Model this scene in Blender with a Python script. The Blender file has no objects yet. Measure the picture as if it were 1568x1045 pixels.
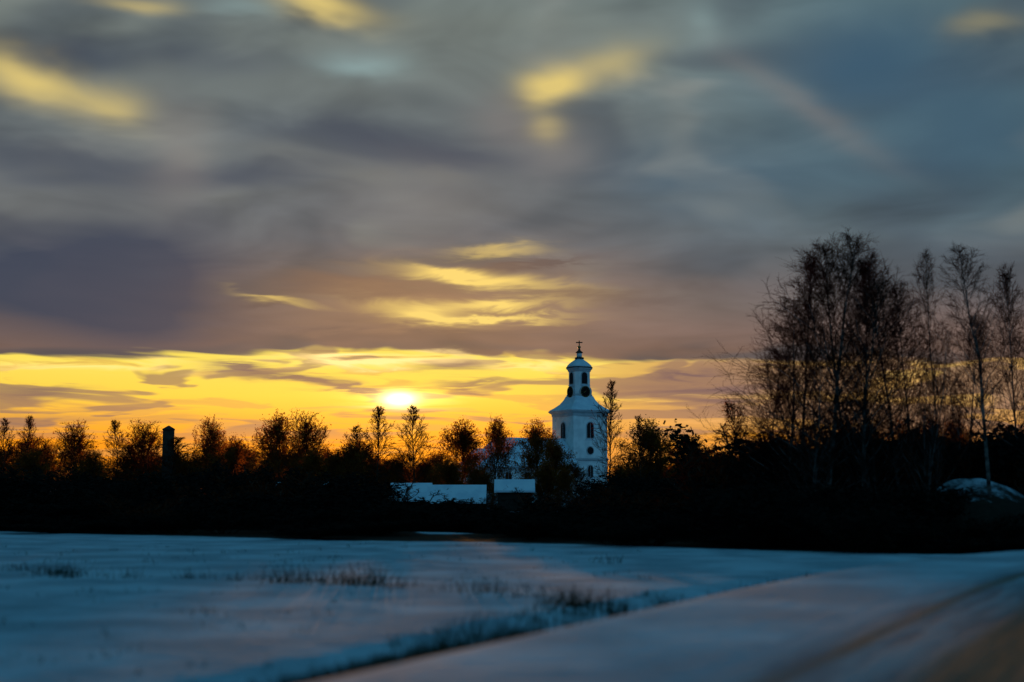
import bpy, math, random
import numpy as np
from mathutils import Vector, Matrix

scene = bpy.context.scene
scene.view_settings.view_transform = 'Standard'
scene.view_settings.look = 'None'
scene.view_settings.exposure = 0

# ------------------------------------------------------------------ camera
F = 2178.0; CX = 784.0; CY = 522.5
PITCH = math.atan((750 - CY) / F)
CAMZ = 2.2
cam_d = bpy.data.cameras.new("camera")
cam = bpy.data.objects.new("camera", cam_d)
scene.collection.objects.link(cam)
cam.location = (0, 0, CAMZ)
cam.rotation_euler = (math.pi / 2 + PITCH, 0, 0)
cam_d.sensor_width = 36
cam_d.lens = 50
cam_d.clip_start = 0.1
cam_d.clip_end = 12000
cam_d.dof.use_dof = True
cam_d.dof.focus_distance = 240
cam_d.dof.aperture_fstop = 0.42
scene.camera = cam

def pdir(px, py):
    u = (px - CX) / F; v = (CY - py) / F
    c, s = math.cos(PITCH), math.sin(PITCH)
    return Vector((u, c - v * s, s + v * c))
def azel(px, py):
    d = pdir(px, py).normalized()
    return math.degrees(math.atan2(d.x, d.y)), math.degrees(math.asin(d.z))
def at(px, py, depth):
    d = pdir(px, py)
    k = depth / d.y
    return Vector((d.x * k, depth, CAMZ + d.z * k))
def on_ground(px, py, z=0.0):
    d = pdir(px, py)
    k = (z - CAMZ) / d.z
    return Vector((d.x * k, d.y * k, z))

# ------------------------------------------------------------------ node helper
class E:
    nt = None
    def __init__(s, sock): s.s = sock
    def __add__(a, b): return M('ADD', a, b)
    def __radd__(a, b): return M('ADD', b, a)
    def __sub__(a, b): return M('SUBTRACT', a, b)
    def __rsub__(a, b): return M('SUBTRACT', b, a)
    def __mul__(a, b): return M('MULTIPLY', a, b)
    def __rmul__(a, b): return M('MULTIPLY', b, a)
    def __truediv__(a, b): return M('DIVIDE', a, b)
def setin(sock, v):
    if isinstance(v, E): E.nt.links.new(v.s, sock)
    else:
        if isinstance(v, (tuple, list)) and len(v) == 3 and sock.type == 'RGBA': v = (*v, 1)
        sock.default_value = v
def M(op, *a, clamp=False):
    n = E.nt.nodes.new('ShaderNodeMath'); n.operation = op; n.use_clamp = clamp
    for i, v in enumerate(a): setin(n.inputs[i], v)
    return E(n.outputs[0])
def MA(a, b, c): return M('MULTIPLY_ADD', a, b, c)
def SS(e0, e1, x):
    n = E.nt.nodes.new('ShaderNodeMapRange'); n.interpolation_type = 'SMOOTHSTEP'
    lo, hi, a, b = (e0, e1, 0, 1) if e0 < e1 else (e1, e0, 1, 0)
    setin(n.inputs[0], x); n.inputs[1].default_value = lo; n.inputs[2].default_value = hi
    n.inputs[3].default_value = a; n.inputs[4].default_value = b
    return E(n.outputs[0])
def MIX(f, a, b, mode='MIX'):
    n = E.nt.nodes.new('ShaderNodeMix'); n.data_type = 'RGBA'; n.blend_type = mode
    setin(n.inputs[0], f); setin(n.inputs[6], a); setin(n.inputs[7], b)
    return E(n.outputs[2])
def VEC(x, y, z):
    n = E.nt.nodes.new('ShaderNodeCombineXYZ')
    for i, v in enumerate((x, y, z)): setin(n.inputs[i], v)
    return E(n.outputs[0])
def SCALEC(c, k):
    n = E.nt.nodes.new('ShaderNodeVectorMath'); n.operation = 'SCALE'
    setin(n.inputs[0], c); setin(n.inputs[3], k)
    return E(n.outputs[0])
def VMADD(a, b, c):
    n = E.nt.nodes.new('ShaderNodeVectorMath'); n.operation = 'MULTIPLY_ADD'
    setin(n.inputs[0], a); setin(n.inputs[1], b); setin(n.inputs[2], c)
    return E(n.outputs[0])
def NOISE(v, scale, detail=3, rough=0.5, dist=0.0):
    n = E.nt.nodes.new('ShaderNodeTexNoise')
    if v is not None: setin(n.inputs['Vector'], v)
    n.inputs['Scale'].default_value = scale; n.inputs['Detail'].default_value = detail
    n.inputs['Roughness'].default_value = rough; n.inputs['Distortion'].default_value = dist
    return E(n.outputs['Fac'])
def RAMP(f, stops):
    n = E.nt.nodes.new('ShaderNodeValToRGB'); setin(n.inputs[0], f)
    el = n.color_ramp.elements
    while len(el) < len(stops): el.new(0.5)
    for e, (p, c) in zip(el, stops): e.position = p; e.color = (*c, 1)
    return E(n.outputs[0])

# ------------------------------------------------------------------ world
SUN_AZ, SUN_EL = azel(612, 612)
SUN_EL = 2.2
world = bpy.data.worlds.new("World"); scene.world = world; world.use_nodes = True
nt = world.node_tree; nt.nodes.clear(); E.nt = nt
tc = nt.nodes.new('ShaderNodeTexCoord')
sp = nt.nodes.new('ShaderNodeSeparateXYZ'); nt.links.new(tc.outputs['Generated'], sp.inputs[0])
X, Y, Z = (E(o) for o in sp.outputs)
DEG = 180 / math.pi
az = M('ARCTAN2', X, Y) * DEG
el = M('ARCSINE', Z) * DEG
v = M('LOGARITHM', M('MAXIMUM', el, -1.0) + 2.5, math.e)
nv = VEC(X, Y, v)
N1 = NOISE(VMADD(nv, (9, 9, 7), (0, 0, 0)), 1, 3, 0.55, 0.5)
N2 = NOISE(VMADD(nv, (6, 6, 4.2), (3.1, 0, 7)), 1, 2, 0.5, 0.4)
N3 = NOISE(VMADD(nv, (14, 14, 14), (5, 0, 2)), 1, 4, 0.58, 0.6)
raw = VEC(az, el, 0.0)
warp = VEC(MA(N2, 4.0, az - 2.0), MA(N3, 1.5, el - 0.75), 0.0)
soft = VEC(MA(N2, 4.0, az - 2.0), MA(N1, 1.8, el - 0.9), 0.0)

def G(px, py, sx, sy, rot=0.0, m='warp'):
    a0, e0 = azel(px, py)
    k = 0.0263
    n = nt.nodes.new('ShaderNodeMapping'); n.vector_type = 'TEXTURE'
    setin(n.inputs['Vector'], {'warp': warp, 'soft': soft, 'raw': raw}[m])
    n.inputs['Location'].default_value = (a0, e0, 0)
    n.inputs['Rotation'].default_value = (0, 0, math.radians(rot))
    n.inputs['Scale'].default_value = (sx * k, sy * k, 1)
    d = nt.nodes.new('ShaderNodeVectorMath'); d.operation = 'DOT_PRODUCT'
    nt.links.new(n.outputs[0], d.inputs[0]); nt.links.new(n.outputs[0], d.inputs[1])
    return M('POWER', 0.36788, E(d.outputs['Value']))
def SUMG(lst, m='warp', cap=1.0):
    s = None
    for w_, px, py, sx, sy, rot in lst:
        g = G(px, py, sx, sy, rot, m)
        s = g * w_ if s is None else MA(g, w_, s)
    return M('MINIMUM', s, cap)

# upper cloud deck
up = RAMP(el / 30.0, [(0.10, (0.22, 0.125, 0.085)), (0.18, (0.200, 0.124, 0.100)), (0.24, (0.165, 0.126, 0.122)),
                      (0.33, (0.130, 0.138, 0.152)), (0.48, (0.140, 0.165, 0.170)), (0.62, (0.180, 0.210, 0.195)), (0.8, (0.13, 0.20, 0.22))])
up = MIX(SS(0.0, 16.0, az) * SS(6.0, 13.0, el) * 0.85, up, (0.074, 0.138, 0.168))
up = MIX(SS(0.48, 0.64, N2) * 0.62, up, (0.056, 0.076, 0.098))
up = MIX(SS(0.46, 0.32, N2) * 0.5 * SS(6, 10, el), up, (0.25, 0.262, 0.240))
up = SCALEC(up, MA(N1, 1.0, 0.48))
up = MIX(SUMG([(1.0, 215, 440, 130, 95, 0), (0.9, 40, 430, 170, 70, 0), (0.65, 90, 250, 170, 36, 0), (0.65, 560, 215, 230, 34, -4), (0.5, 360, 265, 160, 22, 5), (0.4, 700, 250, 120, 20, 0), (0.5, 120, 90, 90, 22, 0), (0.4, 330, 90, 120, 22, 0)], 'soft', 0.88), up, (0.038, 0.054, 0.094))
up = MIX(SUMG([(1, 560, 437, 120, 15, 0), (1, 800, 408, 90, 6, 5), (1, 420, 462, 60, 6, 0), (.7, 900, 455, 120, 10, -3), (.6, 620, 515, 200, 8, 0)], 'warp', 0.8), up, (0.082, 0.07, 0.082))
up = MIX(SUMG([(.8, 1330, 90, 130, 80, 0), (.5, 1100, 270, 260, 60, 0), (.6, 1500, 200, 130, 110, 0)], 'soft', .85), up, (0.040, 0.100, 0.162))
up = MIX(SUMG([(.9, 50, 120, 78, 26, -12), (.5, 165, 162, 46, 24, 0), (1.0, 840, 128, 42, 26, 0), (.45, 925, 92, 72, 26, 15), (.9, 505, 10, 70, 20, -10),
               (.5, 850, 195, 28, 22, 0), (.2, 1520, 35, 60, 18, 0), (.45, 230, 3, 55, 11, 0)], 'soft', 1.0), up, (0.76, 0.58, 0.19))
up = MIX(SUMG([(.7, 555, 96, 60, 20, 0), (.35, 1080, 25, 30, 22, 0), (.4, 380, 8, 60, 14, 0)], 'soft'), up, (0.28, 0.40, 0.40))
up = MIX(SUMG([(.34, 1235, 155, 150, 22, -37), (.4, 860, 235, 80, 55, 0), (.35, 250, 240, 50, 80, 0), (.3, 640, 300, 140, 60, 0), (.4, 780, 180, 60, 40, 0)], 'soft'), up, (0.26, 0.225, 0.205))
go = SUMG([(1.2, 635, 480, 62, 13, -8), (1.1, 745, 467, 80, 8, 2), (1.0, 745, 428, 100, 9, -6), (1.1, 740, 489, 90, 5, 2), (.8, 690, 415, 50, 8, -10), (.6, 430, 456, 45, 5, -10), (.5, 760, 385, 60, 8, 0)], 'warp', 1.2)
go = go * SS(0.25, 0.52, N1 + 0.07)
up = MIX(G(670, 465, 250, 65, 0) * 0.6, up, (0.50, 0.27, 0.12))
up = MIX(M('MINIMUM', go, 1.0), up, (1.0, 0.70, 0.18))

# open golden band below the deck
opc = RAMP(el / 10.0, [(0.0, (1.0, 0.24, 0.006)), (0.18, (1.0, 0.32, 0.010)), (0.28, (0.98, 0.46, 0.04)), (0.37, (1.0, 0.66, 0.07)), (0.5, (1.0, 0.77, 0.11))])
opc = MIX(SS(1.0, 8.5, az) * SS(2.0, 2.8, el) * 0.7, opc, (0.70, 0.37, 0.17))
bias = SS(-1.0, 7.0, az) * 0.14 - G(400, 580, 400, 80, 0, 'raw') * 0.035
opc = MIX(SS(0.50, 0.60, N3 + bias) * 0.50, opc, (0.60, 0.30, 0.09))
opc = MIX(SS(0.53, 0.59, MA(bias, 0.7, N1)) * 0.75 * SS(1.5, 2.5, el), opc, (0.26, 0.150, 0.12))
opc = MIX(SUMG([(1, 470, 586, 85, 8, -6), (1, 400, 565, 50, 6, -3), (1, 690, 562, 60, 9, 0), (1, 1060, 603, 140, 15, 0), (1, 1050, 574, 60, 7, 0), (1, 555, 597, 36, 5, 0),
                (.4, 150, 642, 180, 7, 0), (.8, 730, 588, 70, 5, 0), (.6, 60, 600, 60, 5, 0)], 'warp', .92), opc, (0.17, 0.105, 0.115))
E0 = MA(N1, 2.0, 4.30) + G(600, 560, 170, 200, 0, 'raw') * 0.3 - SS(5.0, 16.0, az) * 0.15
om = SS(-0.08, 0.16, E0 - el)
col = MIX(om, up, opc)
col = MIX(SUMG([(1.1, 595, 552, 120, 8, 0), (.6, 820, 562, 70, 6, 0), (.8, 530, 547, 40, 5, 0), (.6, 150, 562, 140, 6, 0)], 'warp'), col, (1.3, 0.92, 0.34))
col = MIX(1.0, col, SCALEC(VEC(1, 0.86, 0.5), G(612, 612, 22, 10, 0, 'raw') * 3.0), 'ADD')
col = MIX(1.0, col, SCALEC(VEC(1, 0.66, 0.2), G(612, 610, 75, 12, 0) * 0.9), 'ADD')
col = MIX(1.0, col, SCALEC(VEC(1, 0.42, 0.04), G(612, 650, 380, 72, 0, 'raw') * 0.32), 'ADD')
# dusk blue elsewhere, brighter clear sky opposite the sunset
aaz = M('ABSOLUTE', az)
col = MIX(SS(23.0, 44.0, aaz), col, MIX(SS(8.0, 1.0, el), (0.022, 0.10, 0.16), (0.10, 0.09, 0.10)))
col = MIX(SS(19.5, 25.0, el), col, (0.020, 0.102, 0.162))
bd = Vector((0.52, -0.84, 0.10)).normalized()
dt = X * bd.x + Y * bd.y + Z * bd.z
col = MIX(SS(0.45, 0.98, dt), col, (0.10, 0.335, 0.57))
sky = nt.nodes.new('ShaderNodeTexSky'); sky.sky_type = 'NISHITA'; sky.sun_disc = False
sky.sun_elevation = math.radians(SUN_EL); sky.sun_rotation = math.radians(SUN_AZ)
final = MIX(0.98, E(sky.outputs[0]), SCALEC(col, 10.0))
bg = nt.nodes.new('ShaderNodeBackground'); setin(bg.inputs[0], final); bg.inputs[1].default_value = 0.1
wo = nt.nodes.new('ShaderNodeOutputWorld'); nt.links.new(bg.outputs[0], wo.inputs[0])

sun_d = bpy.data.lights.new("sun", 'SUN'); sun_d.energy = 4.0; sun_d.angle = math.radians(0.6); sun_d.color = (1.0, 0.42, 0.10)
sun = bpy.data.objects.new("sun", sun_d); scene.collection.objects.link(sun)
se, sa_ = math.radians(SUN_EL), math.radians(SUN_AZ)
sd = Vector((math.sin(sa_) * math.cos(se), math.cos(sa_) * math.cos(se), math.sin(se)))
sun.rotation_euler = sd.to_track_quat('Z', 'Y').to_euler()
sun.location = (-20, 300, 40)

# ------------------------------------------------------------------ materials
def mat(name, c1, c2=None, scale=5, rough=0.8, bump=0.0, bscale=20, spec=0.3, trans=None, metal=0, detail=2):
    m = bpy.data.materials.new(name); m.use_nodes = True
    E.nt = m.node_tree
    b = m.node_tree.nodes['Principled BSDF']
    b.inputs['Roughness'].default_value = rough; b.inputs['Specular IOR Level'].default_value = spec
    b.inputs['Metallic'].default_value = metal
    t = m.node_tree.nodes.new('ShaderNodeTexCoord')
    vec = E(t.outputs['Object'])
    cc = MIX(SS(0.35, 0.65, NOISE(vec, scale, detail)), c1, c2) if c2 is not None else c1
    setin(b.inputs['Base Color'], cc)
    if bump:
        bn = m.node_tree.nodes.new('ShaderNodeBump'); bn.inputs['Strength'].default_value = bump
        setin(bn.inputs['Height'], NOISE(vec, bscale, 4)); E.nt.links.new(bn.outputs[0], b.inputs['Normal'])
    if trans is not None or spec == 0:
        df = m.node_tree.nodes.new('ShaderNodeBsdfDiffuse'); setin(df.inputs[0], cc)
        o = m.node_tree.nodes['Material Output']
        m.node_tree.nodes.remove(b)
        if trans:
            tr = m.node_tree.nodes.new('ShaderNodeBsdfTranslucent'); tr.inputs[0].default_value = (*trans, 1)
            ad = m.node_tree.nodes.new('ShaderNodeMixShader'); ad.inputs[0].default_value = 0.5
            E.nt.links.new(df.outputs[0], ad.inputs[1]); E.nt.links.new(tr.outputs[0], ad.inputs[2]); E.nt.links.new(ad.outputs[0], o.inputs[0])
        else: E.nt.links.new(df.outputs[0], o.inputs[0])
    return m
m_bark = mat("bark_dark", (0.040, 0.028, 0.02), (0.065, 0.045, 0.03), 3, spec=0)
m_birch = mat("bark_birch", (0.025, 0.022, 0.02), (0.13, 0.12, 0.11), 1.6, spec=0)
m_twig = mat("twigs", (0.035, 0.018, 0.014), None, spec=0, trans=(0.16, 0.05, 0.018))
m_twigf = mat("reddish_twigs", (0.05, 0.022, 0.012), None, spec=0, trans=(0.46, 0.15, 0.03))
m_twigd = mat("twigs_thicket", (0.014, 0.012, 0.010), None, spec=0)
m_leaf = mat("dry_leaves", (0.03, 0.018, 0.008), None, spec=0, trans=(0.60, 0.21, 0.03))
m_grass = mat("dry_grass_blades", (0.03, 0.032, 0.02), None, spec=0)
m_snow = mat("snow_cover", (0.60, 0.74, 0.82), (0.50, 0.64, 0.74), 0.6, 0.9, 0.3, 3, spec=0.1)
m_plaster = mat("white_plaster", (0.78, 0.80, 0.80), (0.62, 0.65, 0.66), 0.5, 0.9, spec=0.1)
m_plaster2 = mat("grey_trim", (0.44, 0.47, 0.50), (0.36, 0.39, 0.42), 0.8, 0.9, spec=0.1)
m_darkmetal = mat("dark_copper", (0.02, 0.025, 0.025), (0.035, 0.04, 0.035), 2, 0.7, spec=0.1)
m_glass = mat("dark_opening", (0.008, 0.009, 0.012), (0.014, 0.014, 0.016), 2, 0.6, spec=0.1)
m_gold = mat("gilding", (0.30, 0.19, 0.05), (0.24, 0.15, 0.04), 3, 0.5, metal=0.5)
m_black = mat("clock_black", (0.006, 0.006, 0.007), (0.009, 0.009, 0.009), 3, 0.8, spec=0.05)
m_red = mat("falu_red_boards", (0.10, 0.022, 0.015), (0.07, 0.018, 0.012), 4, 0.9, spec=0.1)
m_wood = mat("dark_boards", (0.03, 0.025, 0.02), (0.02, 0.017, 0.014), 4, 0.9, spec=0.1)
m_conc = mat("silo_concrete", (0.045, 0.035, 0.028), (0.03, 0.024, 0.02), 1, 0.9, spec=0.1)

# ------------------------------------------------------------------ terrain
ud = np.array([0.429, 0.903])
p0_ = np.array([-1.27, 11.8])
Lp = [p0_ + ud * t for t in range(-180, 20, 6)] + [np.array(q, float) for q in [(11, 35.8), (16.5, 41), (24, 45.5), (34, 49.5), (50, 54), (80, 62), (120, 71), (160, 80), (240, 96), (400, 130)]]
Lp = np.array(Lp)
acc_ = np.concatenate([[0], np.cumsum(np.linalg.norm(np.diff(Lp, axis=0), axis=1))])
tt = np.arange(0, acc_[-1], 3.0)
L = np.stack([np.interp(tt, acc_, Lp[:, 0]), np.interp(tt, acc_, Lp[:, 1])], 1)
for _ in range(6):
    L[1:-1] = (L[:-2] + 2 * L[1:-1] + L[2:]) / 4
def sdist(x, y):
    best = np.full(x.shape, 1e9); sgn = np.ones(x.shape)
    for i in range(len(L) - 1):
        a, b = L[i], L[i + 1]; d = b - a; l2 = d @ d
        t = np.clip(((x - a[0]) * d[0] + (y - a[1]) * d[1]) / l2, 0, 1)
        ex = x - a[0] - t * d[0]; ey = y - a[1] - t * d[1]
        dd = np.hypot(ex, ey); cr = d[0] * ey - d[1] * ex
        m = dd < best
        best = np.where(m, dd, best); sgn = np.where(m, np.where(cr > 0, -1, 1), sgn)
    return best * sgn
def sm(a, b, x):
    t = np.clip((x - a) / (b - a), 0, 1); return t * t * (3 - 2 * t)
rs = np.random.RandomState(4)
WV = [(rs.uniform(-1, 1), rs.uniform(-1, 1), rs.uniform(0, 6.3)) for _ in range(14)]
def wn(x, y, f):
    return sum(np.sin((a * x + b * y) * f + c) for a, b, c in WV) / 14
MY = 70.0; MX = at(1490, 740, MY).x
CLX, CLY = on_ground(688, 814).x, on_ground(688, 814).y
TUFTS = [(90, 880, 60, .35), (105, 884, 40, .3), (30, 875, 25, .25), (445, 892, 50, .45), (520, 895, 50, .45), (565, 896, 60, .45), (480, 890, 20, .3), (380, 888, 20, .3),
         (615, 900, 20, .3), (290, 885, 20, .3), (735, 908, 30, .35), (790, 915, 20, .3), (715, 985, 80, .5), (730, 978, 70, .55), (660, 985, 30, .4), (740, 965, 20, .5),
         (880, 925, 100, .4), (870, 935, 50, .35), (940, 928, 70, .3), (950, 935, 50, .3), (830, 945, 30, .3), (1010, 915, 40, .25), (1080, 910, 50, .25), (1180, 895, 60, .3),
         (200, 885, 20, .3), (930, 862, 20, .3), (1120, 902, 40, .25)]
TG = [(on_ground(px, py), n, h) for px, py, n, h in TUFTS]
def edge_t(x, y):
    return (y - (57 - 0.66 * np.minimum(x, 14)) + 1.6 * wn(x, y, 0.35)) * 0.83
def terrain(x, y):
    x = np.asarray(x, float); y = np.asarray(y, float)
    s = sdist(x, y)
    t = edge_t(x, y)
    road = sm(-2.9, -0.2, s) * (1 - sm(13, 18, s))
    ditch = np.exp(-((s + 3.1) / 0.9) ** 2) * 0.35
    base = 0.10 * wn(x, y, 0.22) + 0.035 * wn(x, y, 1.3) + 0.015 * wn(x, y, 4.0)
    drop = -2.6 * sm(12, 34, t) * sm(-3, -14, s)
    rise = 3.4 * sm(235, 315, y) + 2.0 * sm(380, 900, np.hypot(x, y))
    rm = np.hypot((x - MX) / 3.8, (y - MY) / 3.2) + 0.45 * wn(x, y, 1.6)
    mound = 3.3 * np.exp(-np.abs(rm) ** 1.8)
    off = base * (1 - road) + drop + rise - ditch + mound
    z = off * (1 - road) + 0.6 * road
    lit = sm(-1.0, 3.0, t + 1.2 * wn(x, y, 0.9)) * sm(-2.0, -4.5, s) * (1 - sm(150, 200, y) * 0.8)
    lit = np.maximum(lit, sm(14, 18, s) * sm(30, 45, y))
    lit = lit * (1 - 0.50 * np.exp(-np.abs(rm) ** 3))
    lit = lit * (1 - 0.9 * np.exp(-(((x - CLX) / 2.0) ** 2 + ((y - CLY) / 5.0) ** 2) ** 1.5))
    strip = np.exp(-((s + 1.7) / 0.55) ** 2) * sm(10.5, 12.5, y) * (1 - sm(16.0, 18.5, y)) * (0.95 + 0.5 * wn(x, y, 3.0))
    strip2 = np.exp(-((s + 3.1) / 0.7) ** 2) * sm(20, 25, y) * 0.42 * (0.6 + 1.2 * wn(x, y, 2.0))
    lit = np.clip(np.maximum(lit, np.maximum(strip, strip2)), 0, 1)
    for g, n, h in TG:
        lit = np.maximum(lit, np.exp(-((x - g.x) ** 2 / 0.35 ** 2 + (y - g.y) ** 2 / 0.9 ** 2)) * min(0.7, 0.35 + n / 260))
    return z, lit, s
def gz(x, y): return float(terrain(np.array([x]), np.array([y]))[0][0])

radii = np.concatenate([[0.0], 1.0 * (6000 / 1.0) ** (np.arange(430) / 429.0)])
fa = np.arange(-32, 32, 0.2); ba = np.arange(32, 328, 2.0)
angs = np.radians(np.concatenate([fa, ba]))
A_, R_ = np.meshgrid(angs, radii[1:])
gx = np.concatenate([[0], (R_ * np.sin(A_)).ravel()]); gy = np.concatenate([[0], (R_ * np.cos(A_)).ravel()])
gzv, lit, sval = terrain(gx, gy)
na = len(angs); nr = len(radii) - 1
def build_mesh(name, co, faces_flat, per, mats, attrs=None, smooth=False, midx=None):
    me = bpy.data.meshes.new(name)
    nf = len(faces_flat) // per
    me.vertices.add(len(co)); me.vertices.foreach_set('co', np.asarray(co, np.float32).ravel())
    me.loops.add(len(faces_flat)); me.loops.foreach_set('vertex_index', np.asarray(faces_flat, np.int32))
    me.polygons.add(nf); me.polygons.foreach_set('loop_start', np.arange(nf, dtype=np.int32) * per)
    if midx is not None: me.polygons.foreach_set('material_index', np.asarray(midx, np.int32))
    me.update(calc_edges=True)
    me.polygons.foreach_set('use_smooth', np.full(nf, smooth, bool))
    for m in mats: me.materials.append(m)
    if attrs:
        for k, a in attrs.items():
            at_ = me.attributes.new(k, 'FLOAT', 'POINT'); at_.data.foreach_set('value', np.asarray(a, np.float32))
    return me
def link(name, me, parent=None, loc=None):
    o = bpy.data.objects.new(name, me); scene.collection.objects.link(o)
    if parent: o.parent = parent
    if loc is not None: o.location = loc
    return o
ii, jj = np.meshgrid(np.arange(nr - 1), np.arange(na), indexing='ij')
j2 = (jj + 1) % na
a = 1 + ii * na + jj; b = 1 + ii * na + j2; c = 1 + (ii + 1) * na + j2; d = 1 + (ii + 1) * na + jj
quads = np.stack([d, c, b, a], -1).reshape(-1)
# close the small centre hole with degenerate-free quads spanning two sectors each
cap = []
for k in range(0, na - 1, 2): cap += [0, 1 + k, 1 + k + 1, 1 + (k + 2) % na]
cap = np.array(cap).reshape(-1, 4)[:, [0, 3, 2, 1]].ravel()
quads = np.concatenate([quads, cap])
m_ground = bpy.data.materials.new("snow_ground"); m_ground.use_nodes = True
E.nt = m_ground.node_tree; bs = E.nt.nodes['Principled BSDF']
ge = E.nt.nodes.new('ShaderNodeNewGeometry'); pos = E(ge.outputs['Position'])
aa = E.nt.nodes.new('ShaderNodeAttribute'); aa.attribute_name = 'litter'
lt = E(aa.outputs['Fac'])
nz = NOISE(pos, 1.3, 5, 0.65)
msk = SS(0.42, 0.62, MA(nz - 0.5, 0.6, lt))
fine = NOISE(pos, 0.35, 4, 0.6)
sn = MIX(SS(0.35, 0.68, fine), (0.28, 0.39, 0.46), (0.47, 0.63, 0.72))
speck = SS(0.60, 0.72, NOISE(pos, 3.5, 4, 0.7)) * 0.45
sn = MIX(speck, sn, (0.09, 0.11, 0.09))
setin(bs.inputs['Base Color'], MIX(msk, sn, MIX(NOISE(pos, 4, 3), (0.012, 0.012, 0.010), (0.035, 0.03, 0.022))))
bs.inputs['Roughness'].default_value = 1.0; bs.inputs['Specular IOR Level'].default_value = 0.03
bp = E.nt.nodes.new('ShaderNodeBump'); bp.inputs['Strength'].default_value = 0.6; bp.inputs['Distance'].default_value = 0.12
setin(bp.inputs['Height'], NOISE(pos, 2.2, 4, 0.6)); E.nt.links.new(bp.outputs[0], bs.inputs['Normal'])
ground = link("snowy_ground", build_mesh("snowy_ground", np.stack([gx, gy, gzv], 1), quads, 4, [m_ground], {'litter': lit}, True))

# ------------------------------------------------------------------ road
tan = np.gradient(L, axis=0); tan /= np.linalg.norm(tan, axis=1)[:, None]
nrm = np.stack([tan[:, 1], -tan[:, 0]], 1)
sv = np.linspace(2.2, 9.8, 17)
rv = []; ra = []; rl = []
acc = np.concatenate([[0], np.cumsum(np.linalg.norm(np.diff(L, axis=0), axis=1))])
for k in range(len(L)):
    for s_ in sv:
        p = L[k] + nrm[k] * s_; rv.append((p[0], p[1], 0.606)); ra.append(s_); rl.append(acc[k])
w = len(sv); rf = []
for k in range(len(L) - 1):
    for q in range(w - 1): rf += [k * w + q, k * w + q + 1, (k + 1) * w + q + 1, (k + 1) * w + q]
m_road = bpy.data.materials.new("packed_snow_road"); m_road.use_nodes = True
E.nt = m_road.node_tree; bs = E.nt.nodes['Principled BSDF']
ge = E.nt.nodes.new('ShaderNodeNewGeometry'); pos = E(ge.outputs['Position'])
n1 = E.nt.nodes.new('ShaderNodeAttribute'); n1.attribute_name = 'across'; S = E(n1.outputs['Fac'])
n2 = E.nt.nodes.new('ShaderNodeAttribute'); n2.attribute_name = 'along'; T = E(n2.outputs['Fac'])
stre = NOISE(VEC(S * 3.2, T * 0.22, 0.0), 1, 5, 0.65)
def band(c, w_): return SS(w_, 0.0, M('ABSOLUTE', S - c))
wear = M('MAXIMUM', M('MAXIMUM', band(4.5, 0.9), band(6.6, 1.1)), M('MAXIMUM', band(8.6, 0.6) * 0.5, band(3.0, 0.3) * 0.6))
wear = SS(0.26, 0.80, wear * 0.8 + (stre - 0.38) * 1.3)
csn = MIX(SS(0.35, 0.65, stre), (0.15, 0.19, 0.22), (0.32, 0.41, 0.46))
csn = MIX(SS(3.2, 5.0, S) * 0.6, csn, (0.14, 0.135, 0.115))
csn = MIX(SS(2.9, 2.3, S) * 0.8, csn, (0.36, 0.48, 0.56))
setin(bs.inputs['Base Color'], MIX(wear * 0.85, csn, MIX(NOISE(pos, 6, 4), (0.08, 0.062, 0.04), (0.20, 0.145, 0.085))))
bs.inputs['Roughness'].default_value = 1.0; bs.inputs['Specular IOR Level'].default_value = 0.04
bp = E.nt.nodes.new('ShaderNodeBump'); bp.inputs['Strength'].default_value = 0.6; bp.inputs['Distance'].default_value = 0.05
setin(bp.inputs['Height'], stre + NOISE(pos, 3, 4) * 0.5); E.nt.links.new(bp.outputs[0], bs.inputs['Normal'])
road = link("snow_covered_road", build_mesh("snow_covered_road", rv, rf, 4, [m_road], {'across': ra, 'along': rl}, True))

# ------------------------------------------------------------------ trees
def prisms(segs, sides=3):
    S = np.array(segs, np.float32)
    P0, P1, R0, R1, MI = S[:, 0:3], S[:, 3:6], S[:, 6], S[:, 7], S[:, 8].astype(int)
    d = P1 - P0; d /= (np.linalg.norm(d, axis=1)[:, None] + 1e-9)
    ref = np.where(np.abs(d[:, 2:3]) > 0.9, np.array([[1, 0, 0]]), np.array([[0, 0, 1]]))
    u = np.cross(d, ref); u /= (np.linalg.norm(u, axis=1)[:, None] + 1e-9); w = np.cross(d, u)
    V = []
    for k in range(sides):
        an = 2 * math.pi * k / sides
        o = u * math.cos(an) + w * math.sin(an)
        V.append(P0 + o * R0[:, None]); V.append(P1 + o * R1[:, None])
    V = np.stack(V, 1)
    n = len(S); base = np.arange(n)[:, None] * (2 * sides)
    Fq = []
    for k in range(sides):
        k2 = (k + 1) % sides
        Fq.append(np.concatenate([base + 2 * k, base + 2 * k2, base + 2 * k2 + 1, base + 2 * k + 1], 1))
    Fq = np.stack(Fq, 1).reshape(-1, 4)
    return V.reshape(-1, 3), Fq, np.repeat(MI, sides)
def rv3(rng):
    return Vector((rng.gauss(0, 1), rng.gauss(0, 1), rng.gauss(0, 1)))
def grow(out, p, d, Ln, r0, r1, n, wob, upv, rng, mi):
    pts = [p.copy()]; ds = [d.copy()]
    st = Ln / n
    for i in range(n):
        d = (d + rv3(rng) * wob + Vector((0, 0, upv))).normalized()
        q = p + d * st
        a = r0 + (r1 - r0) * i / n; b = r0 + (r1 - r0) * (i + 1) / n
        out.append((p.x, p.y, p.z, q.x, q.y, q.z, a, b, mi))
        p = q; pts.append(p.copy()); ds.append(d.copy())
    return pts, ds
def perp(d, rng, ang):
    r = rv3(rng); r = (r - d * r.dot(d)).normalized()
    return (d * math.cos(ang) + r * math.sin(ang)).normalized()
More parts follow.
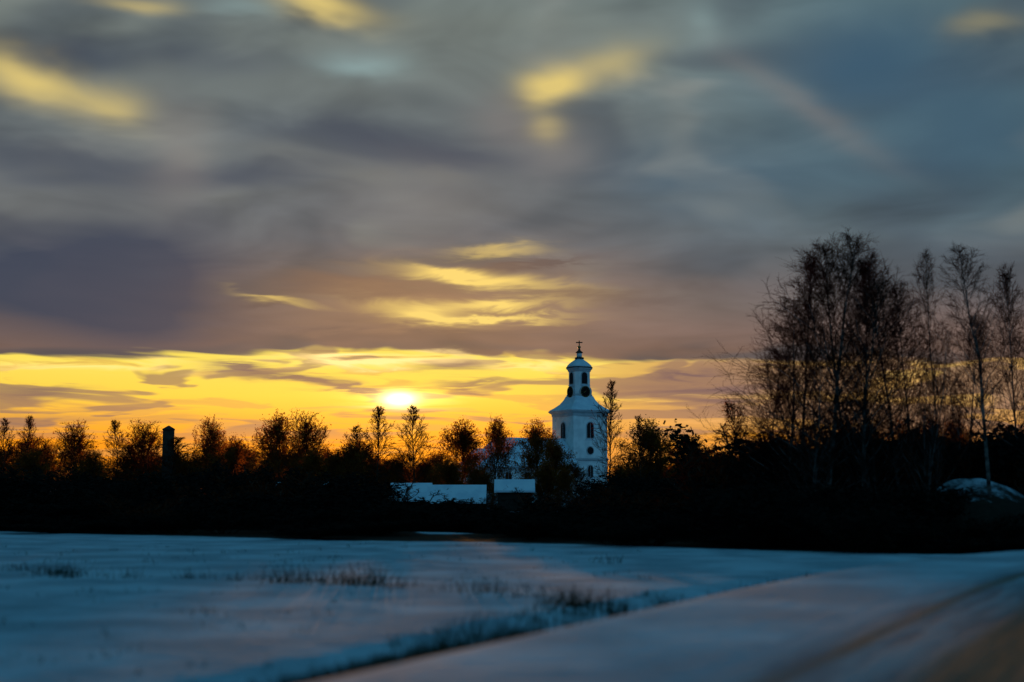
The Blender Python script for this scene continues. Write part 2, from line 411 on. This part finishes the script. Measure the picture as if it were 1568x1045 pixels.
def tree_mesh(name, seed, H, prof, n1, n2, n3, tstart=0.15, a_lo=65, a_hi=30, up1=0.06, droop=0.0, rt=0.012, rmin=0.01,
              stems=1, spread=0.12, leaves=0, lsize=0.15, mats=None, l2=0.45, l3=0.4, ts=2, tf=1.0):
    rng = random.Random(seed); segs = []; tips = []
    for sidx in range(stems):
        ang = rng.uniform(0, 6.28)
        d0 = Vector((math.cos(ang) * spread, math.sin(ang) * spread, 1)).normalized() if stems > 1 else Vector((rng.uniform(-.04, .04), rng.uniform(-.04, .04), 1)).normalized()
        h = H * tf * (1 if sidx == 0 else rng.uniform(0.72, 0.97))
        base = Vector((math.cos(ang), math.sin(ang), 0)) * (0.0 if stems == 1 else H * 0.012)
        base.z = -0.5
        nseg = 14
        pts, ds = grow(segs, base, d0, h + 0.5, H * rt, rmin * 1.3, nseg, 0.035 if tf == 1 else 0.07, 0.02, rng, 0)
        for i in range(n1):
            t = tstart + (1 - tstart) * ((i + rng.random()) / n1) ** 0.9
            t = min(t, 0.985)
            f = t * nseg; k = int(f); p = pts[k].lerp(pts[k + 1], f - k)
            l1 = prof(t) * H * rng.uniform(0.7, 1.12)
            a = math.radians(a_lo + (a_hi - a_lo) * t + rng.uniform(-9, 9))
            az_ = i * 2.4 + rng.uniform(-0.5, 0.5)
            d = Vector((math.cos(az_) * math.sin(a), math.sin(az_) * math.sin(a), math.cos(a)))
            rb = max(H * rt * (1 - t) * 0.38, rmin * 1.6)
            ns = 6
            bp_, bd_ = grow(segs, p, d, l1, rb, rmin, ns, 0.10, up1, rng, 1 if rb < H * rt * 0.12 else 0)
            for j in range(n2):
                u = 0.15 + 0.85 * (j + rng.random()) / n2; u = min(u, 0.99)
                f2 = u * ns; k2 = int(f2); p2 = bp_[k2].lerp(bp_[k2 + 1], f2 - k2)
                d2 = perp(bd_[k2], rng, math.radians(rng.uniform(25, 60)))
                ll2 = l1 * l2 * (1.15 - 0.6 * u) * rng.uniform(0.6, 1.2)
                ns2 = 3
                cp, cd = grow(segs, p2, d2, ll2, max(rb * 0.3, rmin), rmin * 0.8, ns2, 0.13, up1 * 0.8 - droop * 0.4, rng, 1)
                for q in range(n3):
                    u3 = min(0.1 + 0.9 * rng.random(), 0.99); f3 = u3 * ns2; k3 = int(f3)
                    p3 = cp[k3].lerp(cp[k3 + 1], f3 - k3)
                    d3 = perp(cd[k3], rng, math.radians(rng.uniform(20, 55)))
                    tp, _ = grow(segs, p3, d3, max(ll2 * l3, H * 0.02) * rng.uniform(0.6, 1.3), rmin * 0.8, rmin * 0.35, ts, 0.15, 0.05 - droop, rng, 1)
                    tips.append(tp[-1])
    V, Fq, MI = prisms(segs)
    if leaves:
        lv = []; n0 = len(V)
        for k in range(leaves):
            c = rng.choice(tips) + rv3(rng) * lsize * 1.5
            s_ = lsize * rng.uniform(0.5, 1.2); e1 = rv3(rng).normalized() * s_; e2 = rv3(rng).normalized() * s_ * 0.6
            lv += [c - e1, c - e2, c + e1, c + e2]
        lf = np.arange(len(lv)).reshape(-1, 4) + n0
        V = np.concatenate([V, np.array([tuple(q) for q in lv], np.float32)]); Fq = np.concatenate([Fq, lf]); MI = np.concatenate([MI, np.full(len(lf), 2)])
    me = build_mesh(name, V, Fq.ravel(), 4, mats or [m_bark, m_twigf, m_leaf], midx=MI)
    xs = V[:, 0]
    wd = np.percentile(xs, 98) - np.percentile(xs, 2)
    return me, float(np.percentile(V[:, 2], 99.9)), float(wd)

ov = lambda t: 0.04 + 0.26 * math.sin(min(1, (t - 0.05) * 1.05) * math.pi) ** 0.8 * (1.15 - 0.6 * t)
fan = lambda t: 0.06 + 0.34 * (1 - t) ** 0.75
oak = lambda t: 0.26 + 0.12 * math.sin(min(1, t * 1.02) * math.pi)
shr = lambda t: 0.10 + 0.4 * (1 - t)
wide = lambda t: 0.05 + 0.36 * math.sin(min(1, (t - 0.02) * 1.0) * math.pi) ** 0.7 * (1.2 - 0.75 * t)
BM = [m_birch, m_twig, m_leaf]; BF = [m_bark, m_twigf, m_leaf]
P = {}
P['oakA'] = tree_mesh("oak_a", 1, 12, oak, 40, 14, 7, 0.30, 104, 10, 0.015, 0, 0.022, 0.022, leaves=6500, lsize=0.13, ts=1, tf=0.70)
P['oakB'] = tree_mesh("oak_b", 2, 12, oak, 38, 14, 7, 0.32, 100, 10, 0.02, 0, 0.022, 0.023, leaves=2500, lsize=0.12, ts=1, tf=0.70)
P['oakC'] = tree_mesh("oak_c", 12, 12, oak, 42, 14, 7, 0.26, 108, 10, 0.01, 0, 0.022, 0.024, leaves=12000, lsize=0.14, ts=1, tf=0.68)
P['oakD'] = tree_mesh("oak_d", 17, 12, oak, 28, 13, 7, 0.30, 100, 10, 0.02, 0, 0.022, 0.024, leaves=7000, lsize=0.13, ts=1, tf=0.68, stems=2, spread=0.18)
P['birA'] = tree_mesh("birch_far_a", 3, 12, ov, 44, 9, 7, 0.12, 62, 26, 0.04, 0.04, 0.010, 0.020, mats=BF, leaves=600, lsize=0.08, ts=1)
P['birB'] = tree_mesh("birch_far_b", 4, 12, ov, 44, 9, 7, 0.1, 60, 24, 0.05, 0.03, 0.010, 0.020, mats=BF, ts=1)
P['shrA'] = tree_mesh("shrub_a", 5, 4, shr, 10, 5, 4, 0.1, 45, 20, 0.05, 0, 0.008, 0.012, stems=7, spread=0.45, mats=[m_twigd] * 3, leaves=2600, lsize=0.11, ts=1)
P['shrB'] = tree_mesh("shrub_b", 6, 4, shr, 10, 5, 4, 0.1, 40, 15, 0.08, 0, 0.008, 0.012, stems=8, spread=0.6, mats=[m_twigd] * 3, leaves=3000, lsize=0.11, ts=1)
P['shrC'] = tree_mesh("shrub_c", 7, 4, shr, 12, 6, 4, 0.05, 45, 20, 0.02, 0, 0.008, 0.012, stems=6, spread=0.3, mats=[m_twigd, m_twigd, m_twigd], leaves=400, lsize=0.1, ts=1)
P['bushT'] = tree_mesh("bush_t", 8, 6, shr, 12, 6, 5, 0.15, 40, 20, 0.08, 0, 0.008, 0.015, stems=6, spread=0.35, ts=1)

def place(kind, name, px, top, width, dist, parent=None, seed=0, zb=None):
    me, h, wd = P[kind]
    g = at(px, 750, dist)
    zb = gz(g.x, dist) if zb is None else zb
    ztop = at(px, top, dist).z
    sz = (ztop - zb) / h
    sx = width * dist / F / wd if width else sz
    o = link(name, me, parent)
    o.location = (g.x, dist, zb); o.scale = (sx, sx, sz)
    o.rotation_euler = (0, 0, (seed * 1.7) % 6.28)
    return o
T_ = [('birB', 'birch_tree', 8, 640, 42, 250), ('birA', 'birch_tree', 40, 637, 42, 262), ('oakB', 'oak_tree', 116, 646, 84, 255), ('birA', 'birch_tree', 180, 642, 46, 270),
      ('oakB', 'oak_tree', 222, 642, 90, 262), ('oakA', 'oak_tree', 320, 640, 66, 250), ('oakC', 'oak_tree', 352, 668, 62, 240),
      ('oakA', 'oak_tree', 430, 632, 96, 245), ('oakB', 'oak_tree', 484, 628, 86, 250), ('birB', 'birch_tree', 540, 652, 56, 255), ('birA', 'birch_tree', 578, 620, 58, 250),
      ('birB', 'birch_tree', 638, 620, 58, 245), ('oakC', 'oak_tree', 706, 643, 74, 262), ('oakA', 'oak_tree', 750, 638, 68, 256), ('oakC', 'oak_tree', 825, 642, 60, 270),
      ('oakC', 'oak_tree', 854, 668, 52, 262), ('oakB', 'oak_tree', 893, 706, 50, 258), ('birB', 'birch_tree', 931, 582, 44, 262), ('oakC', 'oak_tree', 1004, 642, 84, 235), ('birB', 'birch_tree', 985, 636, 44, 230),
      ('oakB', 'oak_tree', 1076, 668, 84, 225), ('birA', 'birch_tree', 1052, 664, 42, 220), ('birA', 'birch_tree', 1145, 615, 70, 150),
      ('oakC', 'oak_tree', 690, 702, 50, 240), ('oakD', 'oak_tree', 738, 708, 48, 238), ('oakD', 'oak_tree', 832, 704, 56, 240), ('oakA', 'oak_tree', 872, 716, 46, 236)]
for i, (k, nm, px, tp, wd, ds) in enumerate(T_):
    place(k, nm, px, tp, wd, ds, seed=i + 1)

rng = random.Random(21)
tl_ = bpy.data.objects.new("distant_tree_line", None); scene.collection.objects.link(tl_)
for i in range(125):
    px = rng.uniform(-260, 1850)
    if 590 < px < 955: continue
    top = rng.uniform(662, 704) if px < 560 else (rng.uniform(690, 722) if px < 1110 else rng.uniform(640, 690))
    place(rng.choice(['oakB', 'oakA', 'oakC', 'oakD', 'oakB', 'birB']), "tree_%d" % i, px, top, rng.uniform(54, 88), rng.uniform(225, 300), tl_, i)
for i, (px, top) in enumerate([(598, 690), (612, 702), (628, 694), (650, 700), (668, 692), (684, 698), (605, 712), (640, 708)]):  # extra trees added in the gap to keep low sun off the field
    place(['oakB', 'oakA', 'birB'][i % 3], "tree_fill_%d" % i, px, top, 50, 262 + 5 * i, tl_, i)
for i in range(120):
    px = rng.uniform(-400, 2000)
    d = rng.uniform(500, 760)
    place(rng.choice(['oakC', 'oakA', 'oakB']), "far_tree_%d" % i, px, rng.uniform(710, 728), rng.uniform(30, 54), d, tl_, i)
th = bpy.data.objects.new("shrub_thicket", None); scene.collection.objects.link(th)
cnt = 0
def scatter(n, pxr, topr, dr, wr, kinds, tmin=3.0):
    global cnt
    k = 0; tries = 0
    while k < n and tries < n * 12:
        tries += 1
        px = rng.uniform(*pxr); d = rng.uniform(*dr)
        g = at(px, 750, d)
        if float(edge_t(np.array([g.x]), np.array([d]))[0]) < tmin: continue
        if abs(float(sdist(np.array([g.x]), np.array([d]))[0]) - 5) < 11: continue
        if math.hypot(g.x - MX, (d - MY)) < 3.2: continue
        if abs(px - 688) < 75 and d < CLY + 6: continue
        place(rng.choice(kinds), "shrub_%d" % cnt, px, rng.uniform(*topr), rng.uniform(*wr), d, th, cnt); cnt += 1; k += 1
scatter(75, (-300, 1150), (768, 790), (66, 125), (100, 190), ['shrA', 'shrB'])
scatter(55, (-300, 1150), (785, 806), (55, 85), (80, 140), ['shrA', 'shrB', 'shrC'], 1.0)
scatter(16, (-300, 590), (738, 768), (80, 125), (60, 150), ['shrC', 'shrB', 'bushT'])
scatter(10, (830, 1150), (742, 768), (80, 125), (60, 130), ['shrC', 'shrB', 'bushT'])
scatter(44, (-300, 590), (708, 746), (130, 225), (80, 150), ['shrA', 'shrB', 'bushT'])
scatter(14, (520, 690), (766, 772), (120, 170), (70, 120), ['shrA', 'shrB'])
scatter(30, (940, 1150), (718, 750), (130, 210), (60, 110), ['shrA', 'shrB', 'bushT'])
scatter(10, (690, 940), (752, 764), (175, 230), (45, 80), ['shrC', 'bushT'])
scatter(64, (1120, 1700), (650, 728), (76, 120), (120, 220), ['shrA', 'shrB', 'bushT'])
scatter(40, (1120, 1420), (735, 800), (50, 75), (100, 170), ['shrA', 'shrB', 'shrC'], 1.0)
scatter(14, (1400, 1800), (780, 820), (50, 66), (100, 170), ['shrB', 'shrC'], 1.0)
scatter(10, (1560, 1800), (700, 790), (52, 75), (100, 170), ['shrA', 'shrB', 'shrC'], 1.0)

P['bA'] = tree_mesh("birch_a", 31, 17, wide, 58, 11, 8, 0.14, 64, 20, 0.03, 0.10, 0.010, 0.010, mats=BM)
P['bB'] = tree_mesh("birch_b", 32, 16, ov, 54, 11, 8, 0.18, 54, 20, 0.04, 0.09, 0.009, 0.010, mats=BM)
P['bC'] = tree_mesh("birch_c", 33, 16, ov, 56, 10, 8, 0.20, 50, 18, 0.05, 0.08, 0.008, 0.010, mats=BM)
P['bD'] = tree_mesh("birch_d", 35, 16, ov, 46, 9, 7, 0.22, 42, 18, 0.07, 0.03, 0.007, 0.009, mats=BM)
P['bE'] = tree_mesh("birch_e", 39, 12, fan, 26, 8, 6, 0.1, 42, 20, 0.07, 0.0, 0.007, 0.009, mats=BM, stems=3, spread=0.12)
for i, (k, px, tp, wd, ds) in enumerate([('bA', 1262, 358, 225, 72), ('bB', 1296, 372, 130, 75), ('bC', 1378, 383, 112, 74), ('bB', 1340, 394, 118, 78), ('bD', 1446, 383, 70, 76),
        ('bD', 1515, 370, 112, 68), ('bA', 1200, 455, 165, 76), ('bD', 1600, 400, 130, 72), ('bE', 1410, 500, 90, 66), ('bE', 1235, 560, 115, 66), ('bC', 1165, 535, 100, 80),
        ('bC', 1238, 392, 120, 79), ('bC', 1408, 430, 95, 82), ('bD', 1320, 430, 120, 70), ('bC', 1552, 400, 85, 82), ('bC', 1475, 480, 85, 80), ('bE', 1350, 540, 130, 72), ('bE', 1490, 560, 120, 78)]):
    place(k, "birch_tree", px, tp, wd, ds, seed=i * 3 + 1)

# ------------------------------------------------------------------ dry grass
segs = []
def tuft(x, y, n, h, spr, r=0.009):
    z = gz(x, y)
    for _ in range(n):
        p = Vector((x + rng.gauss(0, spr), y + rng.gauss(0, spr), z - 0.03))
        d = Vector((rng.gauss(0, .28), rng.gauss(0, .28), 1)).normalized()
        grow(segs, p, d, h * rng.uniform(0.5, 1.2), r, 0.003, 3, 0.12, -0.05, rng, 0)
for g, n, h in TG:
    tuft(g.x, g.y, int(n * 1.3), h, 0.30, 0.009)
nn = np.array([0.903, -0.429])
for _ in range(190):
    y = rng.triangular(11, 18.5, 14.5)
    q = np.array([np.interp(y, L[:, 1], L[:, 0]), y])
    p = q + nn * rng.gauss(-1.7, 0.3)
    tuft(p[0], p[1], 18, 0.17, 0.12, 0.010)
for _ in range(130):
    y = rng.uniform(18, 42); q = np.array([np.interp(y, L[:, 1], L[:, 0]), y]); p = q + nn * rng.gauss(-3.3, 0.8)
    tuft(p[0], p[1], rng.randint(5, 14), rng.uniform(0.10, 0.24), 0.15)
for _ in range(220):
    y = rng.uniform(15, 60); x = rng.uniform(-0.42 * y, 0.1 * y)
    if float(sdist(np.array([x]), np.array([y]))[0]) > -3 : continue
    tuft(x, y, rng.randint(3, 7), rng.uniform(0.06, 0.18), 0.15)
V, Fq, MI = prisms(segs)
link("dry_grass", build_mesh("dry_grass", V, Fq.ravel(), 4, [m_grass]))

# ------------------------------------------------------------------ buildings helpers
def polymesh(name, verts, faces, m, parent, smooth=False):
    me = bpy.data.meshes.new(name); me.from_pydata([tuple(q) for q in verts], [], faces); me.update()
    me.materials.append(m)
    if smooth:
        for p_ in me.polygons: p_.use_smooth = True
    return link(name, me, parent)
def box(name, x0, x1, y0, y1, z0, z1, m, parent):
    vs = [(x0, y0, z0), (x1, y0, z0), (x1, y1, z0), (x0, y1, z0), (x0, y0, z1), (x1, y0, z1), (x1, y1, z1), (x0, y1, z1)]
    return polymesh(name, vs, [(3, 2, 1, 0), (4, 5, 6, 7), (0, 1, 5, 4), (1, 2, 6, 5), (2, 3, 7, 6), (3, 0, 4, 7)], m, parent)
def ringstack(name, prof_, m, parent, shape, smooth=False):
    vs = []; fs = []
    n = len(shape(1.0))
    for hw, z in prof_: vs += [(x, y, z) for x, y in shape(hw)]
    for k in range(len(prof_) - 1):
        for i in range(n):
            i2 = (i + 1) % n; fs.append((k * n + i, k * n + i2, (k + 1) * n + i2, (k + 1) * n + i))
    fs.append(tuple(range(n - 1, -1, -1))); fs.append(tuple((len(prof_) - 1) * n + i for i in range(n)))
    return polymesh(name, vs, fs, m, parent, smooth)
sq = lambda h: [(-h, -h), (h, -h), (h, h), (-h, h)]
def cham(fr):
    return lambda h: [(-h + fr * h, -h), (h - fr * h, -h), (h, -h + fr * h), (h, h - fr * h), (h - fr * h, h), (-h + fr * h, h), (-h, h - fr * h), (-h, -h + fr * h)]
circ = lambda h: [(h * math.cos(2 * math.pi * i / 20), h * math.sin(2 * math.pi * i / 20)) for i in range(20)]
def wall_panel(name, outline, c, nrm_, off, thick, m, parent):
    n = Vector(nrm_).normalized(); u = Vector((-n.y, n.x, 0)); c = Vector(c)
    vs = [c + u * a + Vector((0, 0, b)) + n * off for a, b in outline] + [c + u * a + Vector((0, 0, b)) + n * (off + thick) for a, b in outline]
    k = len(outline)
    fs = [tuple(range(k, 2 * k)), tuple(range(k - 1, -1, -1))] + [(i, (i + 1) % k, k + (i + 1) % k, k + i) for i in range(k)]
    return polymesh(name, vs, fs, m, parent)
def arch(w, h):
    return [(-w / 2, -h / 2), (w / 2, -h / 2)] + [(w / 2 * math.cos(t), h / 2 - w / 2 + w / 2 * math.sin(t)) for t in [math.pi * i / 8 for i in range(9)]]
def disc(r, n=24): return [(r * math.cos(2 * math.pi * i / n), r * math.sin(2 * math.pi * i / n)) for i in range(n)]
def window(pfx, w, h, c, n, parent, louv=True):
    wall_panel(pfx + "_frame", arch(w + 0.4, h + 0.4), c, n, 0.0, 0.14, m_plaster2, parent)
    wall_panel(pfx + "_opening", arch(w, h), c, n, 0.12, 0.05, m_glass, parent)
    cc = Vector(c)
    if louv:
        wall_panel(pfx + "_mullion", [(-.04, -h / 2), (.04, -h / 2), (.04, h / 2 - .1), (-.04, h / 2 - .1)], cc, n, 0.15, 0.05, m_plaster2, parent)
    wall_panel(pfx + "_sill", [(-w / 2 - .35, -.12), (w / 2 + .35, -.12), (w / 2 + .35, .08), (-w / 2 - .35, .08)], cc - Vector((0, 0, h / 2 + .33)), n, 0.0, 0.3, m_snow, parent)

# ------------------------------------------------------------------ church
TD = 335.0
tc_ = at(888, 750, TD)
church = bpy.data.objects.new("white_church", None); scene.collection.objects.link(church)
ZB = 0.8
church.location = (tc_.x, TD, ZB); church.rotation_euler = (0, 0, math.radians(30))
def hz(py): return at(888, py, TD).z - ZB
HW = 4.45
zc = hz(630)
box("tower_walls", -HW, HW, -HW, HW, -1, zc - 0.8, m_plaster, church)
for sx in (-1, 1):
    for sy in (-1, 1):
        x0, x1 = sorted((sx * (HW - 1.1), sx * (HW + 0.22))); y0, y1 = sorted((sy * (HW - 1.1), sy * (HW + 0.22)))
        box("pilaster", x0, x1, y0, y1, -0.9, zc - 1.3, m_plaster, church)
ringstack("plinth", [(HW + .45, -1), (HW + .45, 1.0), (HW + .25, 1.25)], m_plaster2, church, sq)
ringstack("string_course", [(HW + .24, hz(706)), (HW + .48, hz(706) + .12), (HW + .48, hz(706) + .42), (HW + .24, hz(706) + .55)], m_plaster2, church, sq)
ringstack("main_cornice", [(HW + .26, zc - 1.35), (HW + .34, zc - 1.0), (HW + .34, zc - .75), (HW + .85, zc - .35), (HW + .95, zc - .05), (HW + .95, zc)], m_plaster2, church, sq)
ringstack("tower_roof", [(HW + 1.0, zc + .004), (HW + 1.0, zc + .15), (HW + 0.1, zc + .75), (HW - .9, zc + 1.6), (HW - 1.6, zc + 2.6), (HW - 2.0, zc + 3.5)], m_snow, church, cham(0.12))
zl0 = zc + 3.3; zl1 = hz(567)
LW = 2.1
ringstack("lantern_base", [(LW + .4, zl0), (LW + .4, zl0 + .5), (LW + .2, zl0 + .7)], m_plaster2, church, cham(0.3))
ringstack("lantern_walls", [(LW, zl0 + .6), (LW, zl1)], m_plaster, church, cham(0.36))
ringstack("lantern_cornice", [(LW + .02, zl1 - .5), (LW + .2, zl1 - .3), (LW + .2, zl1 - .1), (LW + .48, zl1 + .2), (LW + .52, zl1 + .4)], m_plaster2, church, cham(0.36))
zd = zl1 + .404
hd = hz(550) - zd
ringstack("dome_rim", [(LW + .56, zd), (LW + .56, zd + .25)], m_darkmetal, church, cham(0.36))
ringstack("dome", [(LW + .42, zd + .253), (LW + .30, zd + hd * .28), (LW - .1, zd + hd * .5), (LW - .65, zd + hd * .72), (LW - 1.1, zd + hd * .88), (LW - 1.35, zd + hd)], m_snow, church, cham(0.36), True)
zt = zd + hd
ringstack("dome_collar", [(1.1, zt), (1.1, zt + .3), (.8, zt + .4)], m_darkmetal, church, circ, True)
ringstack("small_lantern", [(.62, zt + .403), (.62, hz(541))], m_plaster, church, circ, True)
z4 = hz(541)
ringstack("spire", [(.9, z4), (.85, z4 + .2), (.35, z4 + .6), (.14, z4 + 1.3)], m_darkmetal, church, circ, True)
ringstack("spire_ball", [(.05, z4 + 1.05), (.3, z4 + 1.15), (.4, z4 + 1.4), (.3, z4 + 1.65), (.05, z4 + 1.78)], m_gold, church, circ, True)
cx = bpy.data.objects.new("cross", None); scene.collection.objects.link(cx); cx.parent = church; cx.rotation_euler = (0, 0, math.radians(-30))
z5 = z4 + 1.7; zt5 = hz(522)
box("cross_post", -.13, .13, -.08, .08, z5, zt5, m_darkmetal, cx)
box("cross_arm", -.78, .78, -.083, .083, z5 + (zt5 - z5) * .55, z5 + (zt5 - z5) * .55 + .26, m_darkmetal, cx)
faces4 = [(0, -1), (1, 0), (0, 1), (-1, 0)]
for k, (nx, ny) in enumerate(faces4):
    n = (nx, ny, 0)
    window("belfry_window_%d" % k, 1.8, 3.6, (nx * HW, ny * HW, hz(660)), n, church)
    if k != 3:
        wall_panel("oculus_frame_%d" % k, disc(1.05), (nx * HW, ny * HW, hz(691)), n, 0, .14, m_plaster2, church)
        wall_panel("oculus_%d" % k, disc(.85), (nx * HW, ny * HW, hz(691)), n, .12, .05, m_glass, church)
        window("lower_window_%d" % k, 1.3, 2.6, (nx * HW, ny * HW, hz(722)), n, church)
    window("lantern_window_%d" % k, 1.5, 2.7, (nx * LW, ny * LW, hz(580)), n, church, False)
    cc = (nx * LW, ny * LW, hz(601))
    wall_panel("clock_surround_%d" % k, disc(1.40), cc, n, .0, .5, m_plaster2, church)
    wall_panel("clock_rim_%d" % k, disc(1.32), cc, n, .49, .06, m_gold, church)
    wall_panel("clock_face_%d" % k, disc(1.24), cc, n, .54, .05, m_black, church)
    for h_ in range(12):
        a_ = h_ * math.pi / 6
        ca, sa = math.cos(a_), math.sin(a_)
        o_ = [(ca * .94 - sa * .03, sa * .94 + ca * .03), (ca * .94 + sa * .03, sa * .94 - ca * .03), (ca * 1.12 + sa * .03, sa * 1.12 - ca * .03), (ca * 1.12 - sa * .03, sa * 1.12 + ca * .03)]
        wall_panel("hour_mark_%d_%d" % (k, h_), o_, cc, n, .585, .02, m_gold, church)
    for a_, l_ in ((math.radians(60), .5), (math.radians(200), .85)):
        ca, sa = math.cos(a_), math.sin(a_)
        wall_panel("clock_hand_%d" % k, [(-sa * .05, ca * .05), (sa * .05, -ca * .05), (ca * l_, sa * l_)], cc, n, .61, .02, m_gold, church)
# nave
nx0, nx1 = -HW - 22.0, -HW - .003; nw = 6.2; ez = 6.4; rz = at(800, 670, 325).z - ZB
box("nave_walls", nx0, nx1, -nw, nw, -1, ez, m_plaster, church)
o = .6
rvs = [(nx0 - o, -nw - o, ez), (nx1, -nw - o, ez), (nx1, nw + o, ez), (nx0 - o, nw + o, ez), (nx0 + 3.6, 0, rz), (nx1, 0, rz),
       (nx0 - o, -nw - o, ez + .25), (nx1, -nw - o, ez + .25), (nx1, nw + o, ez + .25), (nx0 - o, nw + o, ez + .25)]
polymesh("nave_roof", rvs, [(3, 2, 1, 0), (0, 1, 7, 6), (2, 3, 9, 8), (3, 0, 6, 9), (6, 7, 5, 4), (8, 9, 4, 5), (9, 6, 4), (1, 2, 8, 5, 7)], m_snow, church)
box("nave_cornice", nx0 - .3, nx1 - .01, -nw - .3, nw + .3, ez - .6, ez - .004, m_plaster2, church)
for k in range(4):
    xx = nx0 + 3.5 + k * 5.0
    window("nave_window_%d" % k, 1.6, 3.6, (xx, -nw, 3.4), (0, -1, 0), church)
box("chancel_walls", nx0 - 4.5, nx0 - .003, -4.6, 4.6, -1, 5.4, m_plaster, church)
cz = rz - 2.6
cv = [(nx0 - 5.0, -5.1, 5.4), (nx0, -5.1, 5.4), (nx0, 5.1, 5.4), (nx0 - 5.0, 5.1, 5.4), (nx0 - 1.8, 0, cz), (nx0 + 2.0, 0, cz)]
polymesh("chancel_roof", cv, [(3, 2, 1, 0), (0, 1, 5, 4), (2, 3, 4, 5), (3, 0, 4), (1, 2, 5)], m_snow, church)
window("chancel_window", 1.4, 2.8, (nx0 - 2.4, -4.6, 3.0), (0, -1, 0), church)

# ------------------------------------------------------------------ outbuildings
def shed(name, pxl, pxr, ytop, yeave, d, depth, wallm, doors=True):
    xl, xr = at(pxl, 750, d).x, at(pxr, 750, d).x
    zr_ = at(700, ytop, d).z; ze = at(700, yeave, d).z
    cxm = (xl + xr) / 2; hwid = (xr - xl) / 2; zg = gz(cxm, d) - .4
    root = bpy.data.objects.new(name, None); scene.collection.objects.link(root); root.location = (cxm, d, 0)
    hd_ = depth / 2
    box("walls", -hwid + .4, hwid - .4, -hd_ + .4, hd_ - .4, zg, ze, wallm, root)
    v_ = []
    for x in (-hwid, hwid): v_ += [(x, -hd_, ze - .1), (x, -hd_, ze + .12), (x, 0, zr_ + .22), (x, hd_, ze + .12), (x, hd_, ze - .1), (x, 0, zr_)]
    polymesh("snowy_roof", v_, [(0, 1, 7, 6), (1, 2, 8, 7), (2, 3, 9, 8), (3, 4, 10, 9), (4, 5, 11, 10), (5, 0, 6, 11), (0, 5, 2, 1), (5, 4, 3, 2), (6, 7, 8, 11), (11, 8, 9, 10)], m_snow, root)
    for sx in (-1, 1):
        xg = sx * (hwid - .41)
        polymesh("gable", [(xg, -hd_ + .45, ze), (xg, hd_ - .45, ze), (xg, 0, zr_ - .1)], [(0, 1, 2)], wallm, root)
    if doors:
        nd = max(1, int(hwid / 2.2))
        for k in range(nd):
            xx = -hwid + 2 * hwid * (k + .5) / nd
            box("window_trim", xx - .6, xx + .6, -hd_ + .34, -hd_ + .397, zg + 1.4, zg + 2.5, m_plaster2, root)
            box("window_pane", xx - .45, xx + .45, -hd_ + .31, -hd_ + .337, zg + 1.55, zg + 2.35, m_glass, root)
    return root
shed("long_barn", 598, 662, 742, 767, 206, 7, m_red)
shed("long_barn", 655, 745, 745, 770, 196, 7, m_red)
shed("small_shed", 757, 819, 737, 753, 178, 4.5, m_wood)
shed("farm_shed", 418, 505, 741, 759, 215, 6, m_red)
shed("farm_shed", 1030, 1135, 740, 772, 215, 7, m_wood)
sg = at(256, 750, 248)
silo = bpy.data.objects.new("silo", None); scene.collection.objects.link(silo); silo.location = (sg.x, 248, 0)
zs = at(256, 652, 248).z
ringstack("silo_shell", [(1.0, -3), (1.0, zs - .8)], m_conc, silo, circ, True)
ringstack("silo_cap", [(1.1, zs - .797), (1.1, zs - .6), (.1, zs)], m_darkmetal, silo, circ, True)
for k in range(6): ringstack("silo_band", [(1.05, k * 2.0), (1.05, k * 2.0 + .12)], m_darkmetal, silo, circ)
